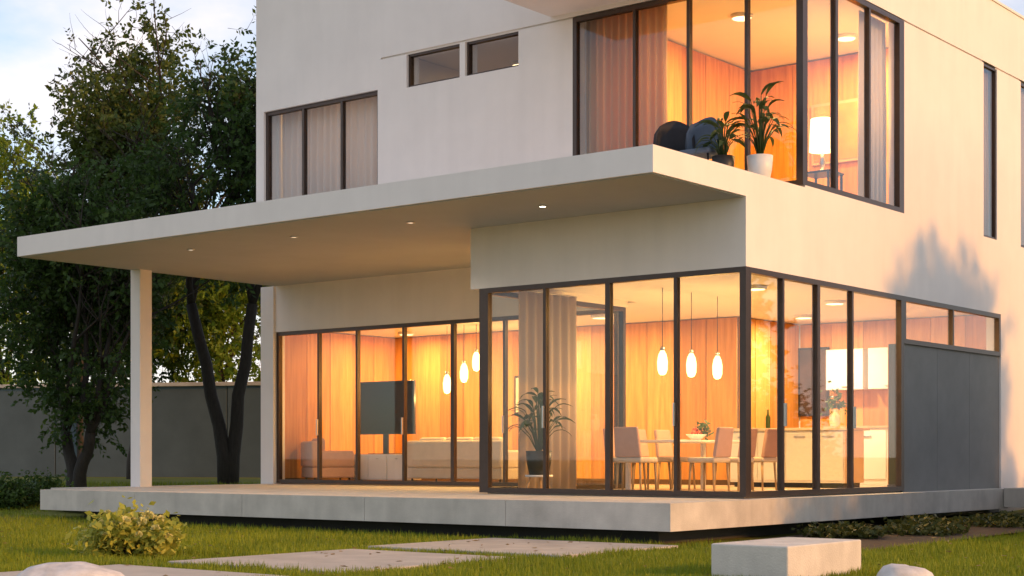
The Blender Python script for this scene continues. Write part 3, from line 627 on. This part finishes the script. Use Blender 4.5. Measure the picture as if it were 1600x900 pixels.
def curtain(label, p0, p1, z0, z1, m_, folds, amp=.05, group=None, name='curtain'):
    p0, p1 = Vector((*p0, 0)), Vector((*p1, 0)); u = (p1-p0); L = u.length; u.normalize(); nrm = Vector((-u.y, u.x, 0)); n = folds*10; vs_ = []; fs = []
    rd = random.Random(int(L*100)+folds); ph = [rd.uniform(.7, 1.3) for _ in range(folds+1)]
    for i in range(n+1):
        s_ = i/n
        for j, zz in enumerate((z0, z0+(z1-z0)*.5, z1)):
            q = amp*(1.0 if j < 2 else .6)*ph[int(s_*folds)]*math.sin(s_*folds*2*math.pi+(.35 if j == 0 else 0)); p = u*(s_*L)+nrm*q; vs_.append((p.x, p.y, zz-z0))
    for i in range(n):
        for j in range(2): fs.append((i*3+j, (i+1)*3+j, (i+1)*3+j+1, i*3+j+1))
    t = empty(name, (p0.x, p0.y, z0)); tag(t, label, 'curtain', group)
    o = MB().add(vs_, fs, True).build('fabric', m_, t); s = o.modifiers.new('thickness', 'SOLIDIFY'); s.thickness = .004
    MB().tube([(0, 0, z1-z0+.01), (p1.x-p0.x, p1.y-p0.y, z1-z0+.01)], .014, 8).build('rail', 'metal', t)
curtain('tan curtain drawn across the left panes of the upper corner room', (-3.66, 1.71), (-2.25, 1.71), ZT+.03, 6.95, 'curtain', 11)
curtain('pale rose curtain gathered at the end of the upper side glass', (-.28, 3.75), (-.28, 4.6), ZT+.03, 6.95, 'curtain_pale', 6, .045)
curtain('pale curtain closed behind the upper left window', (-10.28, 1.86), (-7.75, 1.86), ZT+.03, 6.9, 'curtain_pale', 16, .045)
curtain('sheer cream curtain hanging along the short glass return of the dining room', (-3.98, .5), (-3.98, 1.9), .03, 2.9, 'sheer', 7, .04)

curtain('tan curtain behind the narrow slot window of the upper side wall', (-.15, 7.75), (-.15, 8.27), FL+.01, 6.92, 'curtain', 5, .022)
curtain('tan curtain behind the wider far window of the upper side wall', (-.15, 9.41), (-.15, 10.37), FL+.01, 6.92, 'curtain', 8, .022)
# kitchen island, small things about the rooms
t = empty('kitchen_island', (-2.6, 6.2, .018)); tag(t, 'white kitchen island behind the dining table', 'kitchen island')
box(-1.05, -.35, .08, 1.05, .35, .93).build('body', 'white', t, .006); box(-1.12, -.42, .932, 1.12, .42, .975).build('worktop', 'fab_cream', t, .004); box(-1.0, -.3, 0, 1.0, .3, .078).build('plinth', 'black', t)
for k in range(4): o = box(-1.03+k*.52, -.37, .12, -.53+k*.52, -.352, .90).build('door', 'white', t, .003); box(-.88+k*.52, -.395, .82, -.68+k*.52, -.372, .84).build('handle', 'metal', o)
def bottle(label, loc, r, h, m_):
    t = MB().lathe([(r*.9, 0), (r, .02), (r, h*.6), (r*.4, h*.75), (r*.32, h), (r*.2, h)], (0, 0, 0), 16).build('bottle', m_); t.location = loc; tag(t, label, 'bottle')
bottle('dark green glass bottle on the kitchen island', (-3.1, 6.15, .994), .04, .32, 'leaf_house'); bottle('short amber bottle on the kitchen island', (-2.95, 6.3, .994), .045, .22, 'wood_b')
t = empty('vase', (-1.9, 6.2, .994)); tag(t, 'white vase with green sprigs on the kitchen island', 'vase')
MB().lathe([(.05, 0), (.09, .08), (.08, .2), (.04, .26), (.05, .30), (.03, .30)], (0, 0, 0), 20).build('body', 'pot_white', t)
np_mesh('foliage', leaf_quads(rng.normal(size=(70, 3))*np.array([.09, .09, .09])+np.array([0, 0, .42]), .1), 4, 'leaf_house', t)
def picture(label, loc, w_, h_, m_):
    t = empty('wall_picture', loc); tag(t, label, 'picture')
    box(-w_/2, -.03, 0, w_/2, 0, h_).build('frame', 'black', t, .004); box(-w_/2+.04, -.035, .04, w_/2-.04, -.031, h_-.04).build('canvas', m_, t)
picture('cream abstract canvas on the living room back wall above the sofa', (-8.6, 7.0, 1.35), 1.1, .75, mat('cream_canvas', (.55, .45, .33), .8, .3, 4, col2=(.75, .68, .58)))
t = empty('rug', (-9.6, 4.75, .019)); tag(t, 'pale woven rug in front of the sofa', 'rug'); box(-1.5, -.75, 0, 1.5, .75, .012).build('pile', 'fab_cream', t)
for k in range(2): box(-1.5+k*2.96, -.75, .0125, -1.46+k*2.96, .75, .016).build('border', 'fab_rose', t)
# fallen leaves
rng = np.random.default_rng(5); n = 420; d = 12+rng.random(n)**1.3*14; pxl = rng.uniform(-60, 1600, n)
P = np.array(CAM)[None, :2]+np.outer(d, np.array(FW)[:2])+np.array(RT)[None, :2]*((pxl-800)/FPX*d)[:, None]
P = P[~((P[:, 0] > -12.7) & (P[:, 0] < .45) & (P[:, 1] > -2.3))]
zz = np.array([-.450 if ((-2.15 < a < .5 and -4.55 < b_ < -2.35) or (-1.9 < a < .35 and (-7.55 < b_ < -5.05 or -10.6 < b_ < -8.1))) else gz(a, b_)+.05 for a, b_ in P])
q = leaf_quads(np.column_stack([P, zz]), .075); q[:, :, 2] = zz[:, None]+(q[:, :, 2]-zz[:, None])*.25
tag(np_mesh('fallen_leaves', q, 4, 'leaf_fallen'), 'scattered brown fallen leaves on the lawn and slabs', 'leaves', kind='stuff')

# ------------------------------------------------------------------ render settings
scene.render.engine = 'CYCLES'
cy = scene.cycles; cy.max_bounces = 10; cy.transparent_max_bounces = 16; cy.diffuse_bounces = 4; cy.glossy_bounces = 4; cy.sample_clamp_indirect = 6
